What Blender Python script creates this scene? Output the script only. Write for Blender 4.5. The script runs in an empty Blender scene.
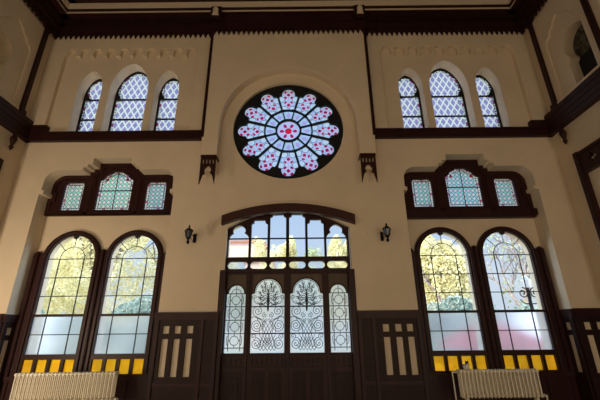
import bpy, bmesh, math, random
from mathutils import Vector, Matrix
random.seed(7)
PI = math.pi
SC = bpy.context.scene
COL = SC.collection

# ------------------------------------------------------------------ camera
cam = bpy.data.cameras.new('camera'); cam.sensor_width = 36; cam.lens = 350 / 600 * 36
cam.clip_start = .05; cam.clip_end = 500
co = bpy.data.objects.new('camera', cam); COL.objects.link(co); SC.camera = co
th, yaw, roll = .3608, -.0013, -.0097
right = Vector((math.cos(yaw), -math.sin(yaw), 0)); fwd0 = Vector((math.sin(yaw), math.cos(yaw), 0))
fwd = fwd0 * math.cos(th) + Vector((0, 0, 1)) * math.sin(th)
up = -fwd0 * math.sin(th) + Vector((0, 0, 1)) * math.cos(th)
cr, sr = math.cos(roll), math.sin(roll)
rx = right * cr + up * sr
ux = -right * sr + up * cr
# image right axis / up axis so that a positive roll value turns as it was measured
R = Matrix((right * cr + up * sr, -right * sr + up * cr, -fwd)).transposed()
R = Matrix((right * cr - up * -sr, up * cr - right * sr, -fwd)).transposed()
co.matrix_world = Matrix.Translation((.274, -7.5, 1.65)) @ R.to_4x4()

# ------------------------------------------------------------------ world, sun, lamps, exposure
SC.view_settings.view_transform = 'Standard'; SC.view_settings.look = 'None'
SC.view_settings.gamma = 1; SC.view_settings.use_curve_mapping = False
SC.view_settings.exposure = 0.0
SC.cycles.max_bounces = 8; SC.cycles.transparent_max_bounces = 24
SC.cycles.sample_clamp_indirect = 4
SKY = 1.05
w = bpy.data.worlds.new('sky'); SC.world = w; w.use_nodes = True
nt = w.node_tree; nt.nodes.clear()
tc = nt.nodes.new('ShaderNodeTexCoord'); sp = nt.nodes.new('ShaderNodeSeparateXYZ')
rp = nt.nodes.new('ShaderNodeValToRGB'); bg = nt.nodes.new('ShaderNodeBackground'); wo = nt.nodes.new('ShaderNodeOutputWorld')
nt.links.new(tc.outputs['Generated'], sp.inputs[0]); nt.links.new(sp.outputs['Z'], rp.inputs[0])
e = rp.color_ramp.elements
e[0].position = 0.0; e[0].color = (.60, .68, .80, 1)
e[1].position = 1.0; e[1].color = (.42, .56, .84, 1)
m_ = rp.color_ramp.elements.new(.12); m_.color = (.66, .77, .90, 1)
m_ = rp.color_ramp.elements.new(.35); m_.color = (.44, .63, .93, 1)
nt.links.new(rp.outputs[0], bg.inputs[0])
# sky strength boosted to both sides, out of view, added to light the reveals
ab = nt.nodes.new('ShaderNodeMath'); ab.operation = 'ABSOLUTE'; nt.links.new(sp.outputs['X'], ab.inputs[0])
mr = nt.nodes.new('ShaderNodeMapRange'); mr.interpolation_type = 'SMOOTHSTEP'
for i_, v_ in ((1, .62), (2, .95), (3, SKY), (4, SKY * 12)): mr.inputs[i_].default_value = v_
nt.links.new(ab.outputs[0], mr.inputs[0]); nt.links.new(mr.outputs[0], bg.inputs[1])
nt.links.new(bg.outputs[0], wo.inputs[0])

def light(name, kind, loc, direction, energy, color, size=None, size_y=None):
    l = bpy.data.lights.new(name, kind); l.energy = energy; l.color = color
    if kind == 'AREA':
        l.shape = 'RECTANGLE'; l.size = size; l.size_y = size_y
    if kind == 'SUN': l.angle = .01
    o = bpy.data.objects.new(name, l); COL.objects.link(o); o.location = loc
    o.rotation_euler = Vector(direction).to_track_quat('-Z', 'Y').to_euler()
    return o
light('sun', 'SUN', (0, 0, 30), (.75, .42, -.62), 8.0, (1, .90, .70))
WARM = (1, .80, .58)
light('rear_fill_light', 'AREA', (-4.0, -14.7, 2.2), (0, 1, .04), 110, WARM, 3.2, 3.0)  # three added warm fill lamps, no windows in the back wall
light('rear_fill_light', 'AREA', (0.0, -14.7, 2.2), (0, 1, .04), 60, WARM, 3.2, 3.0)
light('rear_fill_light', 'AREA', (4.0, -14.7, 2.2), (0, 1, .04), 125, WARM, 3.2, 3.0)
light('side_fill_light', 'AREA', (-6.2, -8.6, 1.7), (.45, 1, 0), 85, WARM, 1.8, 2.2)  # added fill lamps at the side walls, no windows built there
light('side_fill_light', 'AREA', (6.2, -8.6, 1.7), (-.5, 1, 0), 58, WARM, 1.8, 2.2)
light('side_fill_light', 'AREA', (-6.15, -3.5, 1.3), (0, 1, .22), 80, WARM, .5, 1.4)  # added fill that brightens the left corner

# ------------------------------------------------------------------ node helpers
class Nd:
    """a number inside a node tree; + - * / build Math nodes"""
    def __init__(s, t, v): s.t, s.v = t, v
    def op(s, o, *a):
        n = s.t.nodes.new('ShaderNodeMath'); n.operation = o
        for i, x in enumerate((s,) + a):
            x = x.v if isinstance(x, Nd) else x
            if isinstance(x, (int, float)): n.inputs[i].default_value = x
            else: s.t.links.new(x, n.inputs[i])
        return Nd(s.t, n.outputs[0])
    def __add__(s, o): return s.op('ADD', o)
    def __sub__(s, o): return s.op('SUBTRACT', o)
    def __mul__(s, o): return s.op('MULTIPLY', o)
    def __truediv__(s, o): return s.op('DIVIDE', o)
    def fl(s): return s.op('FLOOR')
    def fr(s): return s.op('FRACT')
    def ab(s): return s.op('ABSOLUTE')
    def lt(s, o): return s.op('LESS_THAN', o)
    def gt(s, o): return s.op('GREATER_THAN', o)
    def mn(s, o): return s.op('MINIMUM', o)
    def mx(s, o): return s.op('MAXIMUM', o)
    def sq(s): return s.op('SQRT')
    def mod2(s): return (s * .5).fr().gt(.25)

def new_mat(name):
    m = bpy.data.materials.new(name); m.use_nodes = True; m.node_tree.nodes.clear()
    t = m.node_tree; out = t.nodes.new('ShaderNodeOutputMaterial')
    return m, t, out
def coords(t):
    c = t.nodes.new('ShaderNodeTexCoord'); s = t.nodes.new('ShaderNodeSeparateXYZ')
    t.links.new(c.outputs['Object'], s.inputs[0])
    return Nd(t, s.outputs[0]), Nd(t, s.outputs[1]), Nd(t, s.outputs[2]), c.outputs['Object']
def rgb(t, c):
    n = t.nodes.new('ShaderNodeRGB'); n.outputs[0].default_value = (*c, 1); return n.outputs[0]
def mix(t, f, a, b):
    n = t.nodes.new('ShaderNodeMix'); n.data_type = 'RGBA'
    if isinstance(f, Nd): t.links.new(f.v, n.inputs[0])
    elif isinstance(f, (int, float)): n.inputs[0].default_value = f
    else: t.links.new(f, n.inputs[0])
    for i, x in ((6, a), (7, b)):
        if isinstance(x, tuple): n.inputs[i].default_value = (*x, 1)
        else: t.links.new(x, n.inputs[i])
    return n.outputs[2]
def noise(t, vec, scale, detail=3, rough=.55, dims=None):
    n = t.nodes.new('ShaderNodeTexNoise'); n.inputs['Scale'].default_value = scale
    n.inputs['Detail'].default_value = detail; n.inputs['Roughness'].default_value = rough
    if dims:
        mp = t.nodes.new('ShaderNodeMapping'); mp.inputs['Scale'].default_value = dims
        t.links.new(vec, mp.inputs[0]); vec = mp.outputs[0]
    t.links.new(vec, n.inputs['Vector']); return Nd(t, n.outputs[0])
def ramp01(x, a, b):
    n = x.t.nodes.new('ShaderNodeMapRange'); n.inputs[1].default_value = a; n.inputs[2].default_value = b
    x.t.links.new(x.v, n.inputs[0]); return Nd(x.t, n.outputs[0])
def bsdf(t, out, col, rough=.6, metal=0, bump=None, bs=.2, spec=.5):
    b = t.nodes.new('ShaderNodeBsdfPrincipled')
    if isinstance(col, tuple): b.inputs['Base Color'].default_value = (*col, 1)
    else: t.links.new(col, b.inputs['Base Color'])
    b.inputs['Roughness'].default_value = rough; b.inputs['Metallic'].default_value = metal
    b.inputs['Specular IOR Level'].default_value = spec
    if bump is not None:
        n = t.nodes.new('ShaderNodeBump'); n.inputs['Strength'].default_value = bs; n.inputs['Distance'].default_value = .02
        t.links.new(bump.v, n.inputs['Height']); t.links.new(n.outputs[0], b.inputs['Normal'])
    t.links.new(b.outputs[0], out.inputs[0]); return b

def mat_plaster(name, c=(.80, .67, .49)):
    m, t, out = new_mat(name); x, y, z, v = coords(t)
    n1 = noise(t, v, 1.1, 4); n2 = noise(t, v, 9, 3)
    col = mix(t, ramp01(n1, .35, .75), c, tuple(k * .90 for k in c))
    bsdf(t, out, col, .85, bump=n2, bs=.08, spec=.2); return m
def mat_wood(name, c=(.026, .0085, .0075), rough=.42):
    m, t, out = new_mat(name); x, y, z, v = coords(t)
    n1 = noise(t, v, 6, 4, .6, (1, 1, .18)); n2 = noise(t, v, 1.3, 2)
    col = mix(t, ramp01(n1, .3, .7), c, tuple(k * 1.7 for k in c))
    col = mix(t, ramp01(n2, .4, .7), col, tuple(k * 1.25 for k in c))
    bsdf(t, out, col, rough, bump=n1, bs=.1, spec=.22); return m
def mat_plain(name, c, rough=.5, metal=0, var=.15, scale=12):
    m, t, out = new_mat(name); x, y, z, v = coords(t)
    n1 = noise(t, v, scale)
    bsdf(t, out, mix(t, ramp01(n1, .3, .7), c, tuple(k * (1 - var) for k in c)), rough, metal); return m
def mat_clear(name):
    m, t, out = new_mat(name)
    tr = t.nodes.new('ShaderNodeBsdfTransparent'); tr.inputs[0].default_value = (.95, .96, .96, 1)
    gl = t.nodes.new('ShaderNodeBsdfGlossy'); gl.inputs['Roughness'].default_value = .03
    mx = t.nodes.new('ShaderNodeMixShader'); mx.inputs[0].default_value = .05
    t.links.new(tr.outputs[0], mx.inputs[1]); t.links.new(gl.outputs[0], mx.inputs[2]); t.links.new(mx.outputs[0], out.inputs[0]); return m
def glass_out(t, out, col, clear=0.0, rough_refr=0.0, dens=.72):
    """coloured art glass: scatters the daylight behind it, partly clear"""
    col = tuple(k * dens for k in col) if isinstance(col, tuple) else mix(t, 1 - dens, col, (0, 0, 0))
    tl = t.nodes.new('ShaderNodeBsdfTranslucent')
    tr = t.nodes.new('ShaderNodeBsdfRefraction' if rough_refr else 'ShaderNodeBsdfTransparent')
    if rough_refr:
        tr.inputs['Roughness'].default_value = rough_refr; tr.inputs['IOR'].default_value = 1.35
    for n in (tl, tr):
        if isinstance(col, tuple): n.inputs[0].default_value = (*col, 1)
        else: t.links.new(col, n.inputs[0])
    mx = t.nodes.new('ShaderNodeMixShader'); mx.inputs[0].default_value = clear
    t.links.new(tl.outputs[0], mx.inputs[1]); t.links.new(tr.outputs[0], mx.inputs[2]); t.links.new(mx.outputs[0], out.inputs[0])
def mat_frost(name, c=(.90, .93, 1), cl=.55, ro=.32):
    m, t, out = new_mat(name); x, y, z, v = coords(t)
    glass_out(t, out, mix(t, ramp01(noise(t, v, 3), .3, .7), c, tuple(k * .93 for k in c)), cl, ro, .82); return m
def mat_amber(name):
    m, t, out = new_mat(name); x, y, z, v = coords(t)
    n1 = noise(t, v, 7, 5, .7)
    glass_out(t, out, mix(t, ramp01(n1, .35, .65), (1, .40, .012), (1, .50, .02)), .25, dens=.95); return m
def mat_diamond(name, pw, ph, band, fill, line, fill2=None, speck=None, sk=0.0):
    """lattice of diamonds pw x ph with bands between"""
    m, t, out = new_mat(name); x, y, z, v = coords(t)
    a = x / pw + z / ph; b = x / pw - z / ph
    fa, fb = a.fr(), b.fr()
    d = (fa - .5).ab().mx((fb - .5).ab())            # 0 centre .. .5 edge of a diamond
    inside = d.lt(.5 - band)
    par = (a.fl() + b.fl()).mod2()
    n1 = ramp01(noise(t, v, 8, 3), .35, .65)
    base = mix(t, n1, fill, tuple(k * .8 for k in fill))
    if fill2: base = mix(t, par, base, fill2)
    col = mix(t, inside, line, base)
    if speck:
        col = mix(t, d.lt(sk), col, speck)
    glass_out(t, out, col, .30); return m
def mat_bead(name, pitch, light_c, dark_c, red):
    m, t, out = new_mat(name); x, y, z, v = coords(t)
    fx = (x / pitch).fr() - .5; fz = (z / pitch).fr() - .5
    d = (fx * fx + fz * fz).sq()
    par = ((x / pitch).fl() * 3 + (z / pitch).fl() * 5) / 7
    col = mix(t, par.fr().gt(.80), light_c, red)
    col = mix(t, d.lt(.44), dark_c, col)
    glass_out(t, out, col, .30); return m
def mat_petal(name):
    """petal of the rose: pale blue glass, white rings and two clusters of red studs; local x runs outwards"""
    m, t, out = new_mat(name); x, y, z, v = coords(t)
    n1 = ramp01(noise(t, v, 6, 3), .35, .65)
    col = mix(t, n1, (.42, .68, 1), (.62, .82, 1))
    for cxx, r in ((.785, .150), (1.10, .155)):
        dx = x - cxx; d = (dx * dx + z * z).sq()
        col = mix(t, d.lt(r), col, (.93, .95, 1))
        p = .090
        gx = dx / p + .5; gz = z / p + .5
        fx = gx.fr() - .5; fz = gz.fr() - .5
        sel = (gx.fl() + gz.fl()).mod2()               # every other cell of the 3 x 3
        dot = (fx.ab() + fz.ab()).lt(.68)
        inr = d.lt(r * .93)
        dark = dot * inr * (Nd(t, rgb_one(t)) - sel)
        col = mix(t, (sel * inr), col, (.70, .72, .98))
        col = mix(t, dark, col, (.62, .015, .12))
    # thin dark ring joints
    for cxx, zz, r in ((.665, .10, .085), (.665, -.10, .085), (.955, .185, .09), (.955, -.185, .09)):
        dx = x - cxx; dz = z - zz; d = (dx * dx + dz * dz).sq()
        col = mix(t, d.lt(r), col, (.80, .90, 1))
        col = mix(t, (d - r).ab().lt(.008), col, (.10, .16, .35))
    glass_out(t, out, col, .45); return m
def rgb_one(t):
    n = t.nodes.new('ShaderNodeValue'); n.outputs[0].default_value = 1; return n.outputs[0]
def mat_rose_ring(name):
    m, t, out = new_mat(name); x, y, z, v = coords(t)
    ang = z.op('ARCTAN2', x) * (12 / (2 * PI)) + .5
    r = (x * x + z * z).sq()
    fa = (ang.fr() - .5) * (.26)
    d = (fa.ab() * 1.5 + (r - .46).ab()).lt(.10)
    col = mix(t, d, (.62, .80, 1), (.62, .48, .86))
    glass_out(t, out, col, .4); return m
def mat_rose_centre(name):
    m, t, out = new_mat(name); x, y, z, v = coords(t)
    col = rgb(t, (.70, .72, .99))
    r = (x * x + z * z).sq()
    ang = z.op('ARCTAN2', x) * (6 / (2 * PI)) + .5
    fa = (ang.fr() - .5) * .95
    col = mix(t, ((fa * fa + (r - .16) * (r - .16) * 14).sq()).lt(.22), col, (.60, .01, .14))
    col = mix(t, r.lt(.085), col, (.95, .02, .06))
    glass_out(t, out, col, .4); return m

M = dict(
    plaster=mat_plaster('cream_plaster'),
    wood=mat_wood('dark_brown_timber'),
    wood2=mat_wood('dark_brown_panelling', (.018, .0068, .0055), .5),
    woodhood=mat_wood('brown_hood_timber', (.042, .017, .013), .5),
    plaque=mat_wood('brown_door_board', (.075, .050, .032), .4),
    iron=mat_plain('black_iron', (.012, .012, .014), .4, .6),
    lead=mat_plain('dark_lead', (.03, .032, .036), .6, .2),
    black=mat_plain('black_tracery', (.004, .004, .006), .8),
    rad=mat_plain('ivory_radiator_paint', (.90, .83, .66), .35, 0, .05),
    clear=mat_clear('clear_glass'), frost=mat_frost('frosted_glass'), amber=mat_amber('amber_glass'),
    pebble=mat_frost('pebbled_glass', (1, 1, .95), .85, .10),
    lat_up=mat_diamond('lavender_diamond_glass', .175, .30, .13, (.44, .38, .66), (1, 1, .84)),
    lat_side=mat_diamond('turquoise_lattice_glass', .105, .105, .10, (1, 1, .86), (.30, .22, .42), (.34, .82, .62)),
    lat_mid=mat_diamond('blue_lattice_glass', .105, .105, .10, (.98, 1, .86), (.30, .24, .48), (.34, .82, .68)),
    bead=mat_bead('beaded_border_glass', .062, (1, 1, .93), (.34, .22, .34), (.70, .15, .30)),
    bead_up=mat_bead('beaded_edge_glass', .085, (.90, .92, .80), (.10, .05, .08), (.45, .05, .20)),
    redglass=mat_plain('x', (.6, .02, .05)),
    petal=mat_petal('rose_petal_glass'), ring=mat_rose_ring('rose_ring_glass'), rcentre=mat_rose_centre('rose_centre_glass'),
)
m, t, out = new_mat('ruby_glass'); glass_out(t, out, (.75, .02, .08), .3); M['redglass'] = m

# ------------------------------------------------------------------ mesh helpers
def tag(o, label=None, cat=None, group=None, kind=None):
    if label: o['label'] = label
    if cat: o['category'] = cat
    if group: o['group'] = group
    if kind: o['kind'] = kind
    return o
def empty(name, loc=(0, 0, 0), rz=0, parent=None):
    o = bpy.data.objects.new(name, None); COL.objects.link(o); o.location = loc; o.rotation_euler.z = rz
    o.parent = parent; o.empty_display_size = .1; return o
def link_bm(name, bm, m, parent=None, smooth=False):
    bmesh.ops.recalc_face_normals(bm, faces=bm.faces)
    me = bpy.data.meshes.new(name); bm.to_mesh(me); bm.free()
    if m: me.materials.append(m)
    if smooth: me.polygons.foreach_set('use_smooth', [True] * len(me.polygons))
    o = bpy.data.objects.new(name, me); COL.objects.link(o); o.parent = parent; return o
def box(bm, x0, x1, y0, y1, z0, z1, bev=0):
    x0, x1 = sorted((x0, x1)); y0, y1 = sorted((y0, y1)); z0, z1 = sorted((z0, z1))
    v = [bm.verts.new(p) for p in ((x0, y0, z0), (x1, y0, z0), (x1, y1, z0), (x0, y1, z0), (x0, y0, z1), (x1, y0, z1), (x1, y1, z1), (x0, y1, z1))]
    fs = [bm.faces.new([v[i] for i in f]) for f in ((0, 3, 2, 1), (4, 5, 6, 7), (0, 1, 5, 4), (1, 2, 6, 5), (2, 3, 7, 6), (3, 0, 4, 7))]
    if bev:
        es = set(e for f in fs for e in f.edges)
        bmesh.ops.bevel(bm, geom=list(es), offset=bev, segments=2, affect='EDGES')
def prism(bm, pts, y0, y1):
    """simple polygon in xz, extruded along y"""
    a = [bm.verts.new((x, y0, z)) for x, z in pts]; b = [bm.verts.new((x, y1, z)) for x, z in pts]
    fa = bm.faces.new(a); fb = bm.faces.new(b[::-1])
    n = len(pts)
    for i in range(n): bm.faces.new((a[i], b[i], b[(i + 1) % n], a[(i + 1) % n]))
    bmesh.ops.triangulate(bm, faces=[fa, fb])
def tube(bm, pts, r, seg=6, r2=None):
    pts = [Vector(p) for p in pts]; rings = []
    for i, p in enumerate(pts):
        d = (pts[min(i + 1, len(pts) - 1)] - pts[max(i - 1, 0)])
        if d.length < 1e-9: d = Vector((0, 0, 1))
        d.normalize()
        a = Vector((0, 1, 0)) if abs(d.y) < .9 else Vector((1, 0, 0))
        u = d.cross(a).normalized(); v = d.cross(u)
        rr = r if r2 is None else r + (r2 - r) * i / (len(pts) - 1)
        rings.append([bm.verts.new(p + (u * math.cos(k * 2 * PI / seg) + v * math.sin(k * 2 * PI / seg)) * rr) for k in range(seg)])
    for A, B in zip(rings, rings[1:]):
        for k in range(seg): bm.faces.new((A[k], A[(k + 1) % seg], B[(k + 1) % seg], B[k]))
    bm.faces.new(rings[0][::-1]); bm.faces.new(rings[-1])
def lathe(bm, prof, cx=0, cy=0, seg=16, cz=0):
    """profile of (r, z)"""
    rings = []
    for r, z in prof:
        rings.append([bm.verts.new((cx + max(r, 1e-4) * math.cos(k * 2 * PI / seg), cy + max(r, 1e-4) * math.sin(k * 2 * PI / seg), cz + z)) for k in range(seg)])
    for A, B in zip(rings, rings[1:]):
        for k in range(seg): bm.faces.new((A[k], A[(k + 1) % seg], B[(k + 1) % seg], B[k]))
    bm.faces.new(rings[0][::-1]); bm.faces.new(rings[-1])
def plate(name, outline, holes, y0, y1, m, parent=None, bevel=0, side=None):
    """board with openings: outline and holes are xz polygons. side='x': the board stands on the x axis, (y, z) polygons"""
    cu = bpy.data.curves.new('tmp', 'CURVE'); cu.dimensions = '2D'; cu.fill_mode = 'BOTH'
    th_ = abs(y1 - y0); cu.extrude = th_ / 2 - bevel
    if bevel: cu.bevel_depth = bevel; cu.bevel_resolution = 1; cu.offset = -bevel
    for poly in [outline] + list(holes):
        s = cu.splines.new('POLY'); s.points.add(len(poly) - 1)
        for p, (a, b) in zip(s.points, poly): p.co = (a, b, 0, 1)
        s.use_cyclic_u = True
    to = bpy.data.objects.new('tmp', cu); COL.objects.link(to)
    dg = bpy.context.evaluated_depsgraph_get()
    me = bpy.data.meshes.new_from_object(to.evaluated_get(dg)); me.name = name
    bpy.data.objects.remove(to); bpy.data.curves.remove(cu)
    ym = (y0 + y1) / 2
    for v in me.vertices:
        a, b, c = v.co
        v.co = (a, ym + c, b) if side is None else (ym + c, a, b)
    me.materials.clear(); me.materials.append(m)
    me.polygons.foreach_set('use_smooth', [False] * len(me.polygons))
    bm = bmesh.new(); bm.from_mesh(me); bmesh.ops.remove_doubles(bm, verts=bm.verts, dist=1e-5)
    bmesh.ops.recalc_face_normals(bm, faces=bm.faces); bm.to_mesh(me); bm.free()
    o = bpy.data.objects.new(name, me); COL.objects.link(o); o.parent = parent; return o
def sheet(name, pts, y, m, parent=None):
    """a pane of glass"""
    bm = bmesh.new(); f = bm.faces.new([bm.verts.new((x, y, z)) for x, z in pts]); bmesh.ops.triangulate(bm, faces=[f])
    return link_bm(name, bm, m, parent)
def rect(x0, x1, z0, z1): return [(x0, z0), (x1, z0), (x1, z1), (x0, z1)]
def arc(cx, cz, r, a0, a1, n=16, rz=None):
    rz = r if rz is None else rz
    return [(cx + r * math.cos(math.radians(a0 + (a1 - a0) * i / n)), cz + rz * math.sin(math.radians(a0 + (a1 - a0) * i / n))) for i in range(n + 1)]
def mir(pts, s): return pts if s > 0 else [(-x, z) for x, z in pts][::-1]
def offset(pts, d):
    """inset a counter-clockwise polygon by d"""
    n = len(pts); out = []
    area = sum(pts[i][0] * pts[(i + 1) % n][1] - pts[(i + 1) % n][0] * pts[i][1] for i in range(n))
    sg = 1 if area > 0 else -1
    for i in range(n):
        p0, p1, p2 = Vector(pts[i - 1]), Vector(pts[i]), Vector(pts[(i + 1) % n])
        a, b = (p1 - p0).normalized(), (p2 - p1).normalized()
        na, nb = Vector((-a.y, a.x)) * sg, Vector((-b.y, b.x)) * sg
        k = na + nb; k = k / max(.35, k.length_squared) * 2 if k.length > 1e-6 else na
        out.append((p1.x + k.x * d, p1.y + k.y * d))
    return out
def copy_tree(o, parent=None):
    c = o.copy(); COL.objects.link(c); c.parent = parent
    for ch in list(o.children): copy_tree(ch, c)
    return c

# ------------------------------------------------------------------ hall dimensions
HW, ZC, YB = 6.45, 10.32, -15.0
WM = 4.22                       # middle of a side bay
def pointed(x0, x1, z0, zs, zt, n=8, sh=0):
    """pointed arch opening"""
    c = (x0 + x1) / 2; h = (x1 - x0) / 2
    L = []
    for i in range(n + 1):
        q = i / n; L.append((x1 - h * (1 - math.cos(q * PI / 2)) * .92 - h * .08 * q, zs + (zt - zs) * (math.sin(q * PI / 2) * .86 + .14 * q)))
    Rr = [(2 * c - x, z) for x, z in L[::-1][1:]]
    return [(x0, z0), (x1, z0)] + L + Rr
def niche_profile():
    r = [(5.78, 4.70), (5.69, 4.70), (5.69, 4.79), (5.74, 4.79), (5.74, 4.90)] + arc(5.44, 5.0, .30, 0, 90, 8)[1:] + \
        [(4.88, 5.30), (4.88, 5.385), (4.79, 5.385), (4.79, 5.46), (4.68, 5.46), (4.68, 5.62)]
    return r + [(2 * WM - x, z) for x, z in r[::-1]]
NP = niche_profile()
def niche(z0): return [(2.66, z0), (5.78, z0)] + NP
def win_arch(c, h, z0, zs, n=20): return [(c - h, z0), (c + h, z0)] + arc(c, zs, h, 0, 180, n)
TRI = []
TRI.append([(2.99, 4.41), (3.46, 4.41), (3.46, 5.0)] + arc(3.38, 5.04, .08, 0, 90, 4) + arc(3.07, 5.04, .08, 90, 180, 4) + [(2.99, 5.0)])
TRI.append([(3.82, 4.41), (4.64, 4.41), (4.64, 5.18), (4.58, 5.20)] + [(4.54, 5.23), (4.51, 5.29), (4.45, 5.335), (4.38, 5.36), (4.34, 5.41), (4.12, 5.41), (4.08, 5.36), (4.01, 5.335), (3.95, 5.29), (3.92, 5.23), (3.88, 5.20), (3.82, 5.18)])
TRI.append([(2 * 4.228 - x, z) for x, z in TRI[0]][::-1])
UPW = [(2.86, 3.50, 7.62, 8.21), (3.67, 4.68, 7.62, 8.45), (4.88, 5.51, 7.62, 8.21)]
ZB = 6.05                       # belt underside
DOOR = [(-1.36, .02), (1.36, .02), (1.36, 3.84)] + [(x, 3.84 + .42 * (1 - (x / 1.36) ** 2)) for x in [1.36 - .17 * i for i in range(1, 16)]] + [(-1.36, 3.84)]

# ------------------------------------------------------------------ shell
holes = [DOOR, arc(-.01, 6.385, 1.37, 0, 360, 72)[:-1]]
for s in (1, -1):
    holes.append(mir(niche(.02), s))
    for a, b, zs, zt in UPW: holes.append(mir(pointed(a, b, 6.30, zs, zt), s))
wf = plate('wall_front', rect(-HW - .4, HW + .4, 0, ZC), holes, 0, .42, M['plaster'])
tag(wf, 'cream plastered end wall with round rose window above the entrance', 'wall', kind='structure')
SLW = [(3.505, .545), (4.93, .545)]
for s in (1, -1):
    hb = [mir(offset(p, -.03), s) for p in TRI]
    hb += [mir(win_arch(c, h + .01, .86, 3.25), s) for c, h in SLW]
    plate('niche_back', mir(rect(2.5, 5.95, 0, 5.8), s), hb, .42, .58, M['plaster'], wf)
    # raised surround of the shallow panel with its row of small blind arches
    top = []
    x = 2.44
    for i in range(10):
        top += [(x + .06, 8.62), (x + .06, 8.76)] + [(x + .179 - .119 * math.cos(q * PI / 6), 8.76 + .11 * math.sin(q * PI / 6)) for q in range(1, 6)] + [(x + .298, 8.76), (x + .298, 8.62)]
        x += .358
    ol = [(2.13, 6.25), (2.44, 6.25), (2.44, 8.62)] + top[1:-1] + [(6.02, 8.62), (6.02, 6.25), (HW, 6.25), (HW, 9.34), (2.13, 9.34)]
    plate('arcaded_surround', mir(ol, s), [], -.11, 0, M['plaster'], wf, bevel=.012)
# projecting middle bay
bay = [(-2.06, 5.5), (-1.67, 5.5), (-1.67, 6.4)] + [(x, z) for x, z in arc(0, 6.4, 1.66, 180, 0, 40)] + [(1.67, 6.4), (1.67, 5.5), (2.06, 5.5), (2.06, 9.34), (-2.06, 9.34)]
b = plate('bay_front', bay, [], -.25, 0, M['plaster'], wf, bevel=.015)
# thin blind arch line around the entrance
ao = [(1.78, 3.66)] + [(1.78 * math.cos(a), 3.72 + .80 * math.sin(a)) for a in [i * PI / 24 for i in range(0, 25)]] + [(-1.78, 3.66)]
ai = [(-1.72, 3.66)] + [(1.72 * math.cos(a), 3.72 + .74 * math.sin(a)) for a in [i * PI / 24 for i in range(24, -1, -1)]] + [(1.72, 3.66)]
plate('blind_arch', ao + ai, [], -.018, 0, M['plaster'], wf, bevel=.004)

# side walls with an arched opening above the belt
def keyhole(yc, z0):
    L = [(yc - .33, z0), (yc + .33, z0), (yc + .33, 7.36), (yc + .27, 7.40), (yc + .29, 7.50), (yc + .35, 7.60)] + \
        [(yc + .36 * math.cos(a), 7.72 + .40 * math.sin(a)) for a in [i * PI / 14 for i in range(0, 15)]] + [(yc - .35, 7.60), (yc - .29, 7.50), (yc - .27, 7.40), (yc - .33, 7.36)]
    return L
for s, nm, lb in ((1, 'wall_right', 'right plastered side wall crossed by a dark timber belt'), (-1, 'wall_left', 'left plastered side wall with moulded arch panels above the belt')):
    hs = [keyhole(-1.42 - 1.52 * k * 1.0, 6.64) for k in range(6)] if s > 0 else [keyhole(-1.42 - 1.52 * k, 6.64) for k in range(6)]
    wl = plate(nm, [(YB, 0), (0, 0), (0, ZC), (YB, ZC)], hs, s * HW, s * (HW + .36), M['plaster'], side='x')
    tag(wl, lb, 'wall', kind='structure')
    # moulded panels between the posts
    for k in range(6):
        yc = -1.21 - 1.52 * k - .0
        o = [(yc - .70, 6.62), (yc - .70, 9.2), (yc + .70, 9.2), (yc + .70, 6.62)]
        i_ = [(yc + .52, 6.62), (yc + .52, 8.25), (yc + .46, 8.34), (yc + .36, 8.36), (yc + .33, 8.46), (yc + .22, 8.52), (yc + .14, 8.62), (yc, 8.72), (yc - .14, 8.62), (yc - .22, 8.52), (yc - .33, 8.46), (yc - .36, 8.36), (yc - .46, 8.34), (yc - .52, 8.25), (yc - .52, 6.62)]
        plate('moulded_panel', o + i_, [], s * (HW - .05), s * HW, M['plaster'], wl, bevel=.012, side='x')
    if s < 0:      # blind: a plaster back closes each arch
        bm = bmesh.new(); box(bm, -HW - .36, -HW - .20, YB, 0, 6.5, 8.3); link_bm('blind_back', bm, M['plaster'], wl)
bm = bmesh.new(); box(bm, -HW - .4, HW + .4, YB - .3, YB, 0, ZC)
tag(link_bm('wall_back', bm, M['plaster']), 'plain plastered wall behind the viewer', 'wall', kind='structure')
bm = bmesh.new(); box(bm, -HW - .4, HW + .4, YB - .3, .6, -.15, 0)
fm, t, out = new_mat('stone_floor'); x, y, z, v = coords(t)
chk = ((x / .45).fl() + (y / .45).fl()).mod2()
bsdf(t, out, mix(t, chk, (.30, .25, .19), (.42, .37, .30)), .35)
tag(link_bm('floor', bm, fm), 'stone tiled floor of the hall', 'floor', kind='structure')
bm = bmesh.new(); box(bm, -HW - .5, HW + .5, YB - .3, .8, ZC, ZC + .3)
ceil = tag(link_bm('ceiling', bm, M['wood2']), 'dark timber ceiling above the stepped cornice', 'ceiling', kind='structure')

# right arches closed by dark boards and panes, unlit look in their colour
g = empty('window_side_gallery'); g.name = 'window_9'
tag(g, 'dark unlit arched windows high in the right side wall', 'window', kind='structure')
for k in range(6):
    yc = -1.42 - 1.52 * k
    kp = keyhole(yc, 6.64)
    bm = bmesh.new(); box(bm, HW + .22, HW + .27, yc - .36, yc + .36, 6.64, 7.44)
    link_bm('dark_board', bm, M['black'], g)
    gm = M.get('dim')
    if gm is None:
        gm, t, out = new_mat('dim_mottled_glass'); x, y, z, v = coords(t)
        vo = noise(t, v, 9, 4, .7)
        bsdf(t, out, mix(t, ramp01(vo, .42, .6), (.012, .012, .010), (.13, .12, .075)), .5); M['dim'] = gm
    bm = bmesh.new(); box(bm, HW + .24, HW + .27, yc - .40, yc + .40, 7.44, 8.2)
    link_bm('dim_pane', bm, gm, g)

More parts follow.
